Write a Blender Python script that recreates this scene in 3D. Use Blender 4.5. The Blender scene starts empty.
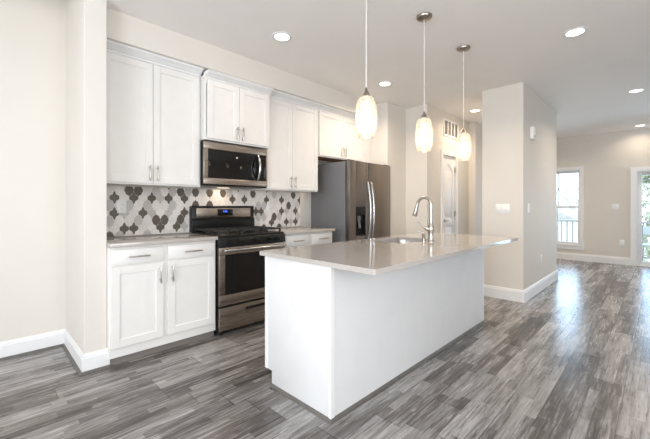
import bpy, bmesh, math, random
from mathutils import Vector, Matrix
random.seed(7)
S = bpy.context.scene
COL = S.collection
PI = math.pi

# ------------------------------------------------------------------ camera, sky, daylight, exposure
YAW = math.atan2(335, 340)
cd = bpy.data.cameras.new('camera'); cam = bpy.data.objects.new('camera', cd); COL.objects.link(cam)
cd.sensor_width = 36.0; cd.lens = 340.0 / 650.0 * 36.0; cd.shift_y = -13.5 / 650.0
cd.clip_start = 0.05; cd.clip_end = 200
cam.location = (0, 0, 1.19)
cam.rotation_euler = (PI / 2, 0, YAW - PI / 2)
S.camera = cam

W = bpy.data.worlds.new('sky'); S.world = W; W.use_nodes = True
bg = W.node_tree.nodes['Background']
bg.inputs['Color'].default_value = (0.78, 0.89, 1.0, 1); bg.inputs['Strength'].default_value = 3.8

def area(name, loc, direction, sx, sy, power, color):
    l = bpy.data.lights.new(name, 'AREA'); l.shape = 'RECTANGLE'; l.size = sx; l.size_y = sy
    l.energy = power; l.color = color
    o = bpy.data.objects.new(name, l); COL.objects.link(o); o.location = loc
    o.rotation_euler = Vector(direction).to_track_quat('-Z', 'Y').to_euler()
    return o
# daylight just outside the windows of the room, plus an added fill for the far wall
area('daylight_front_window', (-3.35, -0.35, 1.5), (1, 0, .62), 2.3, 1.9, 174, (0.955, 0.975, 1.0))
area('daylight_front_window_far', (-3.35, 1.90, 1.5), (1, -.10, -.60), 1.4, 1.9, 42, (0.955, 0.975, 1.0))
area('daylight_side_window', (0.0, -2.35, 1.5), (-.1, 1, .35), 2.8, 1.9, 80, (1.0, 0.975, 0.945))
area('added_far_wall_fill', (8.55, -2.35, 1.5), (.6, 1, .1), 0.9, 1.9, 10, (0.95, 0.97, 1.0))  # added fill to brighten the far wall; no such window is known
area('daylight_back_window', (9.75, 1.65, 1.3), (-1, 0, 0), 0.9, 1.6, 28, (0.46, 0.70, 1.0))
area('daylight_back_door', (9.75, -0.6, 1.1), (-1, 0, 0), 1.9, 1.8, 48, (0.46, 0.70, 1.0))

S.view_settings.view_transform = 'Standard'; S.view_settings.look = 'None'
S.view_settings.gamma = 1.0; S.view_settings.use_curve_mapping = False
S.view_settings.exposure = -0.25
S.cycles.use_denoising = True
S.cycles.max_bounces = 10; S.cycles.diffuse_bounces = 6; S.cycles.sample_clamp_indirect = 6.0
S.cycles.caustics_reflective = False; S.cycles.caustics_refractive = False

# ------------------------------------------------------------------ materials
class N:
    def __init__(s, name):
        s.m = bpy.data.materials.new(name); s.m.use_nodes = True
        s.t = s.m.node_tree; s.b = s.t.nodes['Principled BSDF']; s.out = s.t.nodes['Material Output']
    def new(s, t, **kw):
        n = s.t.nodes.new(t)
        for k, v in kw.items(): setattr(n, k, v)
        return n
    def set(s, sock, v):
        if hasattr(v, 'is_linked') or isinstance(v, bpy.types.NodeSocket): s.t.links.new(v, sock)
        else: sock.default_value = v
    def math(s, op, a, b=0.0, c=None):
        n = s.new('ShaderNodeMath', operation=op); s.set(n.inputs[0], a); s.set(n.inputs[1], b)
        if c is not None: s.set(n.inputs[2], c)
        return n.outputs[0]
    def mix(s, f, a, b, mode='MIX'):
        n = s.new('ShaderNodeMix', data_type='RGBA', blend_type=mode); s.set(n.inputs[0], f)
        s.set(n.inputs[6], a); s.set(n.inputs[7], b); return n.outputs[2]
    def ramp(s, f, stops):
        n = s.new('ShaderNodeValToRGB'); s.set(n.inputs[0], f); e = n.color_ramp.elements
        while len(e) < len(stops): e.new(0.5)
        for q, (p, c) in zip(e, stops): q.position = p; q.color = (*c, 1)
        return n.outputs[0]
    def noise(s, vec, scale, detail=3, rough=0.5):
        n = s.new('ShaderNodeTexNoise'); n.inputs['Scale'].default_value = scale
        n.inputs['Detail'].default_value = detail; n.inputs['Roughness'].default_value = rough
        if vec is not None: s.t.links.new(vec, n.inputs['Vector'])
        return n.outputs['Fac']
    def mapping(s, vec, scale=(1, 1, 1), loc=(0, 0, 0)):
        n = s.new('ShaderNodeMapping'); s.t.links.new(vec, n.inputs[0]); n.inputs['Scale'].default_value = scale
        s.set(n.inputs['Location'], loc); return n.outputs[0]
    def obj(s): return s.new('ShaderNodeTexCoord').outputs['Object']
    def bump(s, h, strength, dist=0.002):
        n = s.new('ShaderNodeBump'); n.inputs['Strength'].default_value = strength; n.inputs['Distance'].default_value = dist
        s.t.links.new(h, n.inputs['Height']); s.t.links.new(n.outputs[0], s.b.inputs['Normal'])

def plain(name, col, rough=0.5, metal=0.0, spec=None, noise=0.0, nscale=8, bump=0.0, bscale=200, coat=0.0):
    k = N(name); b = k.b
    b.inputs['Roughness'].default_value = rough; b.inputs['Metallic'].default_value = metal
    if spec is not None: b.inputs['Specular IOR Level'].default_value = spec
    if coat: b.inputs['Coat Weight'].default_value = coat; b.inputs['Coat Roughness'].default_value = 0.05
    o = k.obj(); f = k.noise(o, nscale, 3)
    d = noise if noise else 0.015
    lo = tuple(max(0, c * (1 - d)) for c in col); hi = tuple(min(1, c * (1 + d)) for c in col)
    k.set(b.inputs['Base Color'], k.ramp(f, [(0.3, lo), (0.7, hi)]))
    if bump: k.bump(k.noise(o, bscale, 2), bump, 0.001)
    return k.m

def brushed(name, col, rough, axis=2, amount=0.06):
    k = N(name); b = k.b; b.inputs['Metallic'].default_value = 1.0
    sc = [600, 600, 600]; sc[axis] = 4
    f = k.noise(k.mapping(k.obj(), tuple(sc)), 1.0, 2)
    k.set(b.inputs['Base Color'], k.ramp(f, [(0.25, tuple(c * (1 - amount) for c in col)), (0.75, tuple(c * (1 + amount) for c in col))]))
    r = k.math('MULTIPLY_ADD', f, 0.12, rough - 0.06); k.set(b.inputs['Roughness'], r)
    return k.m

def emit(name, col, strength):
    k = N(name); b = k.b; b.inputs['Base Color'].default_value = (*col, 1)
    b.inputs['Emission Color'].default_value = (*col, 1); b.inputs['Emission Strength'].default_value = strength
    return k.m

M = {}
M['wall'] = plain('wall_paint', (0.70, 0.663, 0.612), 0.65, noise=0.01, nscale=3, bump=0.08, bscale=350)
M['ceiling'] = plain('ceiling_paint', (0.90, 0.875, 0.85), 0.8, noise=0.01, nscale=3, bump=0.08, bscale=300)
M['trim'] = plain('white_trim_paint', (0.80, 0.80, 0.805), 0.35)
M['cab'] = plain('white_cabinet_paint', (0.78, 0.765, 0.745), 0.38)
M['island'] = plain('white_island_panel', (0.73, 0.73, 0.735), 0.4)
M['maple'] = plain('maple_cabinet_underside', (0.45, 0.24, 0.10), 0.5, noise=0.2, nscale=5)
M['shoe'] = plain('grey_shoe_molding', (0.12, 0.11, 0.10), 0.5, noise=0.15, nscale=20)
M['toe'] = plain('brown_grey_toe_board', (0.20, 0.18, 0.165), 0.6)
M['canopy'] = plain('dark_brushed_nickel', (0.34, 0.30, 0.26), 0.32, 1.0)
M['dark'] = plain('dark_void', (0.03, 0.03, 0.03), 0.7)
M['nickel'] = plain('satin_nickel', (0.47, 0.435, 0.395), 0.30, 1.0)
M['chrome'] = plain('polished_chrome', (0.75, 0.74, 0.73), 0.12, 1.0)
M['steel'] = brushed('brushed_stainless_steel', (0.45, 0.395, 0.345), 0.26, 0)
M['steel_dark'] = brushed('dark_stainless_steel', (0.26, 0.235, 0.215), 0.30, 2)
M['handle_grey'] = plain('silver_appliance_handle', (0.50, 0.505, 0.51), 0.25, 1.0)
M['fridge_side'] = plain('grey_painted_steel', (0.17, 0.17, 0.175), 0.45, bump=0.1, bscale=500)
M['black'] = plain('black_enamel', (0.009, 0.009, 0.009), 0.30, spec=0.3)
M['black_glass'] = plain('black_oven_glass', (0.007, 0.006, 0.006), 0.04, spec=0.4)
M['iron'] = plain('black_cast_iron', (0.018, 0.018, 0.018), 0.55, bump=0.2, bscale=400)
M['plastic'] = plain('white_plastic', (0.85, 0.85, 0.84), 0.35)
M['plastic_grey'] = plain('grey_plastic_slot', (0.25, 0.25, 0.25), 0.5)
M['sink'] = brushed('sink_stainless_steel', (0.50, 0.48, 0.46), 0.30, 0)
M['display'] = emit('blue_clock_digits', (0.10, 0.22, 1.0), 2.0)
M['lamp'] = emit('recessed_lamp_lens', (1.0, 0.95, 0.86), 7.0)
M['lamp_dim'] = emit('cooking_lamp_lens', (1.0, 0.80, 0.58), 2.0)
M['bulb'] = emit('warm_bulb', (1.0, 0.88, 0.70), 5.0)
M['cord'] = plain('white_cord', (0.75, 0.73, 0.70), 0.5)
M['vent_dark'] = plain('vent_shadow', (0.22, 0.19, 0.165), 0.8)
M['siding'] = plain('house_siding', (0.70, 0.69, 0.66), 0.7)
M['shingle'] = plain('roof_shingle', (0.42, 0.42, 0.43), 0.9, noise=0.2, nscale=10)
M['deckwood'] = plain('weathered_deck_boards', (0.45, 0.46, 0.47), 0.8, noise=0.15, nscale=6)
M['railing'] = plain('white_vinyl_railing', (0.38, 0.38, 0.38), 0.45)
M['bark'] = plain('grey_bark', (0.55, 0.52, 0.48), 0.9, noise=0.2, nscale=12)
M['needles'] = plain('evergreen_foliage', (0.30, 0.34, 0.24), 0.8, noise=0.4, nscale=4)
M['lawn'] = plain('winter_lawn', (0.62, 0.61, 0.55), 0.95, noise=0.15, nscale=1.5)
M['chairmetal'] = plain('patio_metal', (0.05, 0.05, 0.055), 0.4, 0.6)
M['bluegreen'] = plain('blue_green_fabric', (0.50, 0.56, 0.58), 0.8)

def quartz():
    k = N('greige_quartz'); o = k.obj()
    a = k.noise(o, 260, 2, 0.7); c = k.noise(o, 9, 4)
    col = k.ramp(a, [(0.30, (0.41, 0.37, 0.34)), (0.48, (0.46, 0.425, 0.395)), (0.60, (0.47, 0.435, 0.405)), (0.75, (0.53, 0.50, 0.47))])
    col2 = k.mix(k.math('MULTIPLY', c, 0.25), col, (0.45, 0.415, 0.385, 1))
    k.set(k.b.inputs['Base Color'], col2)
    k.b.inputs['Roughness'].default_value = 0.07; k.b.inputs['Specular IOR Level'].default_value = 0.62
    return k.m
M['quartz'] = quartz()

def floor_mat():
    k = N('weathered_grey_plank_floor'); o = k.obj()
    sp = k.new('ShaderNodeSeparateXYZ'); k.t.links.new(o, sp.inputs[0]); x, y = sp.outputs[0], sp.outputs[1]
    def planks(width, length, seed):
        row = k.math('FLOOR', k.math('DIVIDE', y, width))
        wn = k.new('ShaderNodeTexWhiteNoise', noise_dimensions='2D'); cx = k.new('ShaderNodeCombineXYZ')
        k.set(cx.inputs[0], row); cx.inputs[1].default_value = seed; k.t.links.new(cx.outputs[0], wn.inputs['Vector'])
        xs = k.math('ADD', k.math('DIVIDE', x, length), k.math('MULTIPLY', wn.outputs['Value'], 7.3))
        pid = k.math('FLOOR', xs)
        w2 = k.new('ShaderNodeTexWhiteNoise', noise_dimensions='3D'); c2 = k.new('ShaderNodeCombineXYZ')
        k.set(c2.inputs[0], row); k.set(c2.inputs[1], pid); c2.inputs[2].default_value = seed
        k.t.links.new(c2.outputs[0], w2.inputs['Vector'])
        fy = k.math('FRACT', k.math('DIVIDE', y, width)); fx = k.math('FRACT', xs)
        ey = k.math('MULTIPLY', k.math('MINIMUM', fy, k.math('SUBTRACT', 1.0, fy)), width)
        ex = k.math('MULTIPLY', k.math('MINIMUM', fx, k.math('SUBTRACT', 1.0, fx)), length)
        return w2.outputs['Value'], w2.outputs['Color'], k.math('MINIMUM', ex, ey)
    v1, c1, e1 = planks(0.165, 1.22, 1.0)
    v2, c2, e2 = planks(0.055, 0.42, 5.0)
    # each board carries its own grain offset
    off = k.new('ShaderNodeVectorMath', operation='MULTIPLY_ADD'); k.t.links.new(c2, off.inputs[0])
    off.inputs[1].default_value = (9, 9, 9); k.t.links.new(o, off.inputs[2])
    off1 = k.new('ShaderNodeVectorMath', operation='MULTIPLY_ADD'); k.t.links.new(c1, off1.inputs[0])
    off1.inputs[1].default_value = (9, 9, 9); k.t.links.new(o, off1.inputs[2])
    def nz(vec, sc, detail, rough, dist):
        n = k.new('ShaderNodeTexNoise'); n.inputs['Scale'].default_value = 1.0; n.inputs['Detail'].default_value = detail
        n.inputs['Roughness'].default_value = rough; n.inputs['Distortion'].default_value = dist
        k.t.links.new(k.mapping(vec, sc), n.inputs['Vector']); return n.outputs['Fac']
    g = nz(off.outputs[0], (3.0, 40, 1), 6, 0.7, 0.6)
    g2 = nz(off1.outputs[0], (4.5, 95, 1), 4, 0.65, 0.3)
    patch = nz(off1.outputs[0], (2.4, 10.0, 1), 5, 0.68, 1.2)
    gs = k.ramp(g, [(0.42, (0, 0, 0)), (0.50, (.5, .5, .5)), (0.57, (1, 1, 1))])
    val = k.math('ADD', k.math('MULTIPLY', v1, 0.32), k.math('MULTIPLY', v2, 0.30))
    val = k.math('ADD', val, k.math('MULTIPLY_ADD', g, 0.38, k.math('MULTIPLY', gs, 0.08))); val = k.math('ADD', val, k.math('MULTIPLY', patch, 0.62))
    val = k.math('SUBTRACT', k.math('ADD', val, k.math('MULTIPLY', g2, 0.50)), 0.66)
    col = k.ramp(val, [(0.10, (0.045, 0.039, 0.035)), (0.34, (0.130, 0.118, 0.112)), (0.52, (0.275, 0.263, 0.257)), (0.84, (0.48, 0.47, 0.468))])
    warm = k.mix(k.math('MULTIPLY', v2, 0.35), col, k.mix(0.5, col, (0.19, 0.15, 0.12, 1)))
    dark = k.mix(k.ramp(g2, [(0.34, (0.75, 0.75, 0.75)), (0.42, (0, 0, 0))]), warm, (0.050, 0.044, 0.040, 1))
    seam = k.ramp(e1, [(0.0, (0.35, 0.35, 0.35)), (0.0035, (1, 1, 1))])
    k.set(k.b.inputs['Base Color'], k.mix(1.0, dark, seam, 'MULTIPLY'))
    k.set(k.b.inputs['Roughness'], k.math('MULTIPLY_ADD', g, 0.14, 0.19))
    k.bump(k.math('ADD', k.math('MULTIPLY', g2, 0.5), k.math('MINIMUM', k.math('MULTIPLY', e1, 250), 1.0)), 0.25, 0.0012)
    return k.m
M['floor'] = floor_mat()

def tile_mat(name, a, b, vein):
    k = N(name); o = k.obj()
    f = k.noise(o, 14, 5, 0.6); v = k.noise(k.mapping(o, (9, 9, 5)), 3.0, 6, 0.7)
    col = k.mix(f, (*a, 1), (*b, 1))
    k.set(k.b.inputs['Base Color'], k.mix(k.ramp(v, [(0.47, (0, 0, 0)), (0.50, (0.5, 0.5, 0.5)), (0.53, (0, 0, 0))]), col, (*vein, 1)))
    k.b.inputs['Roughness'].default_value = 0.3
    return k.m
M['tile_white'] = tile_mat('white_marble_tile', (0.84, 0.80, 0.76), (0.90, 0.87, 0.84), (0.62, 0.58, 0.54))
M['tile_pale'] = tile_mat('pale_marble_tile', (0.77, 0.74, 0.71), (0.85, 0.82, 0.79), (0.56, 0.53, 0.50))
M['tile_grey'] = tile_mat('light_grey_tile', (0.54, 0.52, 0.50), (0.61, 0.59, 0.57), (0.46, 0.44, 0.42))
M['tile_dark'] = tile_mat('taupe_dark_tile', (0.115, 0.098, 0.080), (0.15, 0.128, 0.105), (0.13, 0.11, 0.09))
M['grout'] = plain('pale_grout', (0.82, 0.79, 0.76), 0.9)

def glass_mat():
    k = N('clear_window_glass'); t = k.t
    tr = k.new('ShaderNodeBsdfTransparent'); gl = k.new('ShaderNodeBsdfGlossy'); gl.inputs['Roughness'].default_value = 0.01
    tr.inputs[0].default_value = (0.96, 0.98, 0.98, 1)
    mx = k.new('ShaderNodeMixShader'); fr = k.new('ShaderNodeFresnel'); fr.inputs[0].default_value = 1.3
    t.links.new(fr.outputs[0], mx.inputs[0]); t.links.new(tr.outputs[0], mx.inputs[1]); t.links.new(gl.outputs[0], mx.inputs[2])
    t.links.new(mx.outputs[0], k.out.inputs[0]); t.nodes.remove(k.b); return k.m
M['glass'] = glass_mat()

def shade_mat():
    k = N('crackled_cream_glass'); t = k.t; o = k.obj()
    vo = k.new('ShaderNodeTexVoronoi', feature='DISTANCE_TO_EDGE'); t.links.new(k.mapping(o, (56, 56, 36)), vo.inputs['Vector']); vo.inputs['Scale'].default_value = 1.0
    crack = k.ramp(vo.outputs['Distance'], [(0.0, (0.33, 0.27, 0.20)), (0.12, (0.97, 0.94, 0.89))])
    tl = k.new('ShaderNodeBsdfTranslucent'); t.links.new(crack, tl.inputs[0])
    df = k.new('ShaderNodeBsdfDiffuse'); t.links.new(crack, df.inputs[0])
    gl = k.new('ShaderNodeBsdfGlossy'); gl.inputs['Roughness'].default_value = 0.1
    tr = k.new('ShaderNodeBsdfTransparent'); tr.inputs[0].default_value = (1.0, 0.96, 0.9, 1)
    m1 = k.new('ShaderNodeMixShader'); m1.inputs[0].default_value = 0.35; t.links.new(tl.outputs[0], m1.inputs[1]); t.links.new(df.outputs[0], m1.inputs[2])
    m2 = k.new('ShaderNodeMixShader'); m2.inputs[0].default_value = 0.38; t.links.new(m1.outputs[0], m2.inputs[1]); t.links.new(tr.outputs[0], m2.inputs[2])
    m3 = k.new('ShaderNodeMixShader'); m3.inputs[0].default_value = 0.06; t.links.new(m2.outputs[0], m3.inputs[1]); t.links.new(gl.outputs[0], m3.inputs[2])
    t.links.new(m3.outputs[0], k.out.inputs[0]); t.nodes.remove(k.b); return k.m
M['shade'] = shade_mat()

# ------------------------------------------------------------------ mesh helpers
class B:
    """collects shapes into one mesh"""
    def __init__(s): s.bm = bmesh.new()
    def _merge(s, t, mi=0, mat=None):
        if mat is not None: bmesh.ops.transform(t, matrix=mat, verts=t.verts)
        for f in t.faces: f.material_index = mi
        me = bpy.data.meshes.new('t'); t.to_mesh(me); t.free(); s.bm.from_mesh(me); bpy.data.meshes.remove(me); return s
    def box(s, x0, x1, y0, y1, z0, z1, bev=0.0, seg=2, mi=0, mat=None):
        t = bmesh.new(); bmesh.ops.create_cube(t, size=1)
        bmesh.ops.transform(t, matrix=Matrix.Translation(((x0 + x1) / 2, (y0 + y1) / 2, (z0 + z1) / 2)) @ Matrix.Diagonal((abs(x1 - x0), abs(y1 - y0), abs(z1 - z0), 1)), verts=t.verts)
        if bev > 0: bmesh.ops.bevel(t, geom=t.edges[:], offset=bev, segments=seg, affect='EDGES', profile=0.5)
        return s._merge(t, mi, mat)
    def cyl(s, p0, p1, r0, r1=None, n=16, mi=0, bev=0.0):
        r1 = r0 if r1 is None else r1; p0, p1 = Vector(p0), Vector(p1); d = p1 - p0
        t = bmesh.new(); bmesh.ops.create_cone(t, cap_ends=True, segments=n, radius1=r0, radius2=r1, depth=d.length)
        if bev > 0:
            ed = [e for e in t.edges if len(e.link_faces) == 2 and any(len(f.verts) > 4 for f in e.link_faces)]
            bmesh.ops.bevel(t, geom=ed, offset=bev, segments=2, affect='EDGES', profile=0.5)
        q = d.to_track_quat('Z', 'Y').to_matrix().to_4x4()
        return s._merge(t, mi, Matrix.Translation((p0 + p1) / 2) @ q)
    def tube(s, pts, r, n=12, mi=0):
        pts = [Vector(p) for p in pts]; rr = r if isinstance(r, (list, tuple)) else [r] * len(pts)
        t = bmesh.new(); rings = []; up = None
        for i, p in enumerate(pts):
            d = (pts[min(i + 1, len(pts) - 1)] - pts[max(i - 1, 0)]).normalized()
            if up is None:
                up = d.orthogonal().normalized()
            else:
                up = (up - d * up.dot(d)).normalized()
            w = d.cross(up)
            rings.append([t.verts.new(p + (up * math.cos(2 * PI * k / n) + w * math.sin(2 * PI * k / n)) * rr[i]) for k in range(n)])
        for a, b in zip(rings, rings[1:]):
            for k in range(n): t.faces.new((a[k], a[(k + 1) % n], b[(k + 1) % n], b[k]))
        t.faces.new(rings[0][::-1]); t.faces.new(rings[-1])
        return s._merge(t, mi)
    def lathe(s, prof, c=(0, 0, 0), n=32, mi=0):
        """prof: (radius, z) list"""
        t = bmesh.new(); rings = []
        for r, z in prof:
            if r < 1e-6: rings.append([t.verts.new((c[0], c[1], c[2] + z))])
            else: rings.append([t.verts.new((c[0] + r * math.cos(2 * PI * k / n), c[1] + r * math.sin(2 * PI * k / n), c[2] + z)) for k in range(n)])
        for a, b in zip(rings, rings[1:]):
            for k in range(n):
                k2 = (k + 1) % n
                q = [a[k % len(a)], a[k2 % len(a)], b[k2 % len(b)], b[k % len(b)]]
                q = list(dict.fromkeys(q))
                if len(q) > 2: t.faces.new(q)
        bmesh.ops.recalc_face_normals(t, faces=t.faces)
        return s._merge(t, mi)
    def prism(s, pts, axis, a0, a1, mi=0, bev=0.0):
        """polygon in the plane across axis, extruded from a0 to a1.  axis 'x': pts=(y,z); 'y': (x,z); 'z': (x,y)"""
        def P(p, a): return {'x': (a, p[0], p[1]), 'y': (p[0], a, p[1]), 'z': (p[0], p[1], a)}[axis]
        t = bmesh.new(); A = [t.verts.new(P(p, a0)) for p in pts]; C = [t.verts.new(P(p, a1)) for p in pts]; n = len(pts)
        t.faces.new(A); t.faces.new(C[::-1])
        for k in range(n): t.faces.new((A[k], C[k], C[(k + 1) % n], A[(k + 1) % n]))
        bmesh.ops.recalc_face_normals(t, faces=t.faces)
        if bev > 0: bmesh.ops.bevel(t, geom=t.edges[:], offset=bev, segments=2, affect='EDGES', profile=0.5)
        return s._merge(t, mi)
    def put(s, name, mats, parent=None, smooth=True, **props):
        if not isinstance(mats, (list, tuple)): mats = [mats]
        me = bpy.data.meshes.new(name); s.bm.to_mesh(me); s.bm.free()
        for m in mats: me.materials.append(M[m])
        o = bpy.data.objects.new(name, me); COL.objects.link(o)
        if smooth:
            for p in me.polygons: p.use_smooth = True
            me.set_sharp_from_angle(angle=math.radians(35))
        if parent is not None:
            o.parent = parent; o.matrix_parent_inverse = Matrix.Identity(4)
            if 'z0' not in props:
                me.transform(Matrix.Translation(-origin(parent)))
        for k, v in props.items(): o[k] = v
        return o
def origin(o):
    v = Vector(o.location); p = o.parent
    while p is not None: v += Vector(p.location); p = p.parent
    return v
def thing(name, label, cat, loc=(0, 0, 0), group=None):
    o = bpy.data.objects.new(name, None); COL.objects.link(o); o.location = loc; o.empty_display_size = 0.1
    o['label'] = label; o['category'] = cat
    if group: o['group'] = group
    return o
def struct(name, b, mat, smooth=False): return b.put(name, mat, None, smooth, kind='structure')
def dup(root, loc, label, group=None):
    r = root.copy(); COL.objects.link(r); r.location = loc; r['label'] = label
    if group: r['group'] = group
    for ch in list(root.children):
        c = ch.copy(); COL.objects.link(c); c.parent = r
        for g in ch.children:
            d = g.copy(); COL.objects.link(d); d.parent = c
    return r

# ------------------------------------------------------------------ the room
CEIL = 2.72; YK = 3.50; YC = YK - .003; YL = 3.64; XF = 9.15; XB = -3.0; YR = -2.0
struct('floor', B().box(XB - .15, XF + .15, YR - .15, 3.85, -0.12, 0.0), 'floor')
c = B(); c.box(XB - .15, XF + .15, YR - .15, 2.92, CEIL, CEIL + .12); c.box(0.66, XF + .15, 2.92, 3.85, CEIL, CEIL + .12)
struct('ceiling', c, 'ceiling')
struct('ceiling_nook', B().box(XB - .15, 0.66, 2.80, 3.85, 3.12, 3.22), 'ceiling')
struct('wall_nook_header', B().box(XB - .15, 0.66, 2.80, 2.92, CEIL + .12, 3.12), 'wall')
struct('wall_left', B().box(XB - .15, 0.52, YL, YL + .15, 0, 3.12), 'wall')
struct('wall_stub', B().box(0.52, 0.66, 2.92, YL + .15, 0, 3.12, 0.004), 'wall')
struct('wall_kitchen', B().box(0.66, 4.2, YK, YK + .15, 0, CEIL), 'wall')
struct('wall_soffit', B().box(0.66, 4.2, 3.035, YK, 2.49, CEIL), 'wall')
struct('wall_fridge_return', B().box(4.2, 4.70, 2.85, YK + .35, 0, CEIL, 0.003), 'wall')
struct('wall_column', B().box(4.70, 4.82, 2.486, 3.85, 0, CEIL, 0.003), 'wall')
# pantry wall with door opening
DX0, DX1, DZ = 5.23, 5.72, 2.03; YP = 2.495
c = B(); c.box(4.82, DX0, YP, YP + .12, 0, CEIL); c.box(DX1, 6.28, YP, YP + .12, 0, CEIL); c.box(DX0, DX1, YP, YP + .12, DZ, CEIL)
struct('wall_pantry', c, 'wall')
struct('wall_hall', B().box(6.28, XF + .15, 2.375, 2.62, 0, CEIL, 0.003), 'wall')
struct('wall_block', B().box(4.70, 6.60, 1.20, 1.69, 0, CEIL, 0.003), 'wall')
# far wall with window and sliding door openings
WY0, WY1, WZ0, WZ1 = 1.225, 2.075, 0.335, 1.975
SY0, SY1, SZ = -1.50, 0.345, 1.885
c = B(); f = lambda y0, y1, z0, z1: c.box(XF, XF + .15, y0, y1, z0, z1)
f(YR - .15, SY0, 0, CEIL); f(SY0, SY1, SZ, CEIL); f(SY1, WY0, 0, CEIL); f(WY0, WY1, 0, WZ0); f(WY0, WY1, WZ1, CEIL); f(WY1, 2.40, 0, CEIL)
struct('wall_far', c, 'wall')
# front wall behind the camera, two window openings
c = B(); f = lambda y0, y1, z0, z1: c.box(XB - .15, XB, y0, y1, z0, z1)
f(YR - .15, -1.5, 0, CEIL); f(-1.5, 0.8, 0, .5); f(-1.5, 0.8, 2.45, CEIL); f(0.8, 1.2, 0, CEIL); f(1.2, 2.6, 0, .5); f(1.2, 2.6, 2.45, CEIL); f(2.6, YL + .15, 0, 3.12)
f(0.8, 2.6, CEIL, CEIL + .12)
struct('wall_front', c, 'wall')
c = B(); f = lambda x0, x1, z0, z1: c.box(x0, x1, YR - .15, YR, z0, z1)
f(XB - .15, -1.4, 0, CEIL); f(-1.4, 1.4, 0, .5); f(-1.4, 1.4, 2.45, CEIL); f(1.4, 8.1, 0, CEIL); f(8.1, 9.0, 0, .5); f(8.1, 9.0, 2.45, CEIL); f(9.0, XF, 0, CEIL)  # opening at the far end is made up for the added fill
struct('wall_right', c, 'wall')

# baseboards : profile runs along a line, n = direction out of the wall
def run(b, prof, p0, p1, n, m0, m1):
    """m = 1 mitres an outside corner, -1 an inside corner, 0 cuts square"""
    p0, p1, n = Vector((*p0, 0)), Vector((*p1, 0)), Vector((*n, 0)); d = (p1 - p0).normalized()
    t = bmesh.new(); A = [t.verts.new(p0 - d * (m0 * a) + n * a + Vector((0, 0, z))) for a, z in prof]; C = [t.verts.new(p1 + d * (m1 * a) + n * a + Vector((0, 0, z))) for a, z in prof]
    t.faces.new(A); t.faces.new(C[::-1]); k = len(prof)
    for i in range(k): t.faces.new((A[i], C[i], C[(i + 1) % k], A[(i + 1) % k]))
    bmesh.ops.recalc_face_normals(t, faces=t.faces); b._merge(t); return b
def base_run(b, p0, p1, n, m0=0, m1=0, h=0.135, th=0.016):
    return run(b, [(0, 0), (th, 0), (th, h - .03), (th * .75, h - .026), (th * .75, h - .016), (th * .35, h), (0, h)], p0, p1, n, m0, m1)
def shoe_run(b, p0, p1, n, m0=0, m1=0, off=0.0, r=0.017):
    return run(b, [(off, 0), (off + r, 0)] + [(off + r * math.cos(a), r * math.sin(a)) for a in (PI / 8, PI / 4, 3 * PI / 8)] + [(off, r)], p0, p1, n, m0, m1)
T = .016
b = base_run(B(), (XB, YL), (0.52, YL), (0, -1), 0, -1); struct('baseboard_left', b, 'trim')
b = base_run(B(), (0.52, 2.92), (0.52, YL), (-1, 0), 1, -1); base_run(b, (0.52, 2.92), (0.66, 2.92), (0, -1), 1, 1); base_run(b, (0.66, 2.92), (0.66, 2.952), (1, 0), 1, 0, th=.0155); struct('baseboard_stub', b, 'trim')
b = shoe_run(B(), (XB, YL), (0.52, YL), (0, -1), 0, -1, T); shoe_run(b, (0.52, 2.92), (0.52, YL), (-1, 0), 1, -1, T); shoe_run(b, (0.52, 2.92), (0.66 + T, 2.92), (0, -1), 1, 0, T)
struct('trim_shoe_left', b, 'shoe')
b = base_run(B(), (4.70, 1.20), (4.70, 1.69), (-1, 0), 1, 0, h=.15); base_run(b, (4.70, 1.20), (6.60, 1.20), (0, -1), 1, 1, h=.15); base_run(b, (6.60, 1.20), (6.60, 1.69), (1, 0), 1, 0, h=.15)
struct('baseboard_block', b, 'trim')
b = base_run(B(), (XF, 2.375), (XF, SY1 + .075), (-1, 0), -1, 0, h=.15); struct('baseboard_far', b, 'trim')
b = base_run(B(), (4.82, YP), (DX0 - .065, YP), (0, -1)); base_run(b, (DX1 + .065, YP), (6.28, YP), (0, -1), 0, -1); base_run(b, (6.28, 2.375), (6.28, YP), (-1, 0), 1, -1); base_run(b, (6.28, 2.375), (XF, 2.375), (0, -1), 1, -1)
base_run(b, (4.2, 2.85), (4.7, 2.85), (0, -1), 0, -1); base_run(b, (4.7, 2.486), (4.7, 2.85), (-1, 0), 1, -1); base_run(b, (4.7, 2.486), (4.82, 2.486), (0, -1), 1, 0)
struct('baseboard_hall', b, 'trim')

# ------------------------------------------------------------------ far window
win = B(); cw = 0.075
def ring(b, x0, x1, y0, y1, z0, z1, w, bev=.003):
    b.box(x0, x1, y0, y0 + w, z0, z1, bev); b.box(x0, x1, y1 - w, y1, z0, z1, bev); b.box(x0, x1, y0 + w, y1 - w, z0, z0 + w, bev); b.box(x0, x1, y0 + w, y1 - w, z1 - w, z1, bev)
ring(win, XF - .02, XF, WY0 - .055, WY1 + .055, WZ0 - .10, WZ1 + .075, cw)
win.box(XF - .03, XF, WY0 - .06, WY1 + .06, WZ0 - .02, WZ0 + .005, .004)
ring(win, XF, XF + .14, WY0, WY1, WZ0, WZ1, .02, .001)
w1 = struct('window_1', win, 'trim')
ZM = 1.167
sa = B(); ring(sa, XF + .085, XF + .115, WY0 + .02, WY1 - .02, ZM - .02, WZ1 - .02, .035)
sa.box(XF + .09, XF + .11, (WY0 + WY1) / 2 - .011, (WY0 + WY1) / 2 + .011, ZM, WZ1 - .04); sa.box(XF + .09, XF + .11, WY0 + .05, WY1 - .05, 1.562, 1.584)
sa.put('upper_sash', 'trim', w1)
sa = B(); ring(sa, XF + .045, XF + .075, WY0 + .02, WY1 - .02, WZ0 + .02, ZM + .025, .04)
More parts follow.
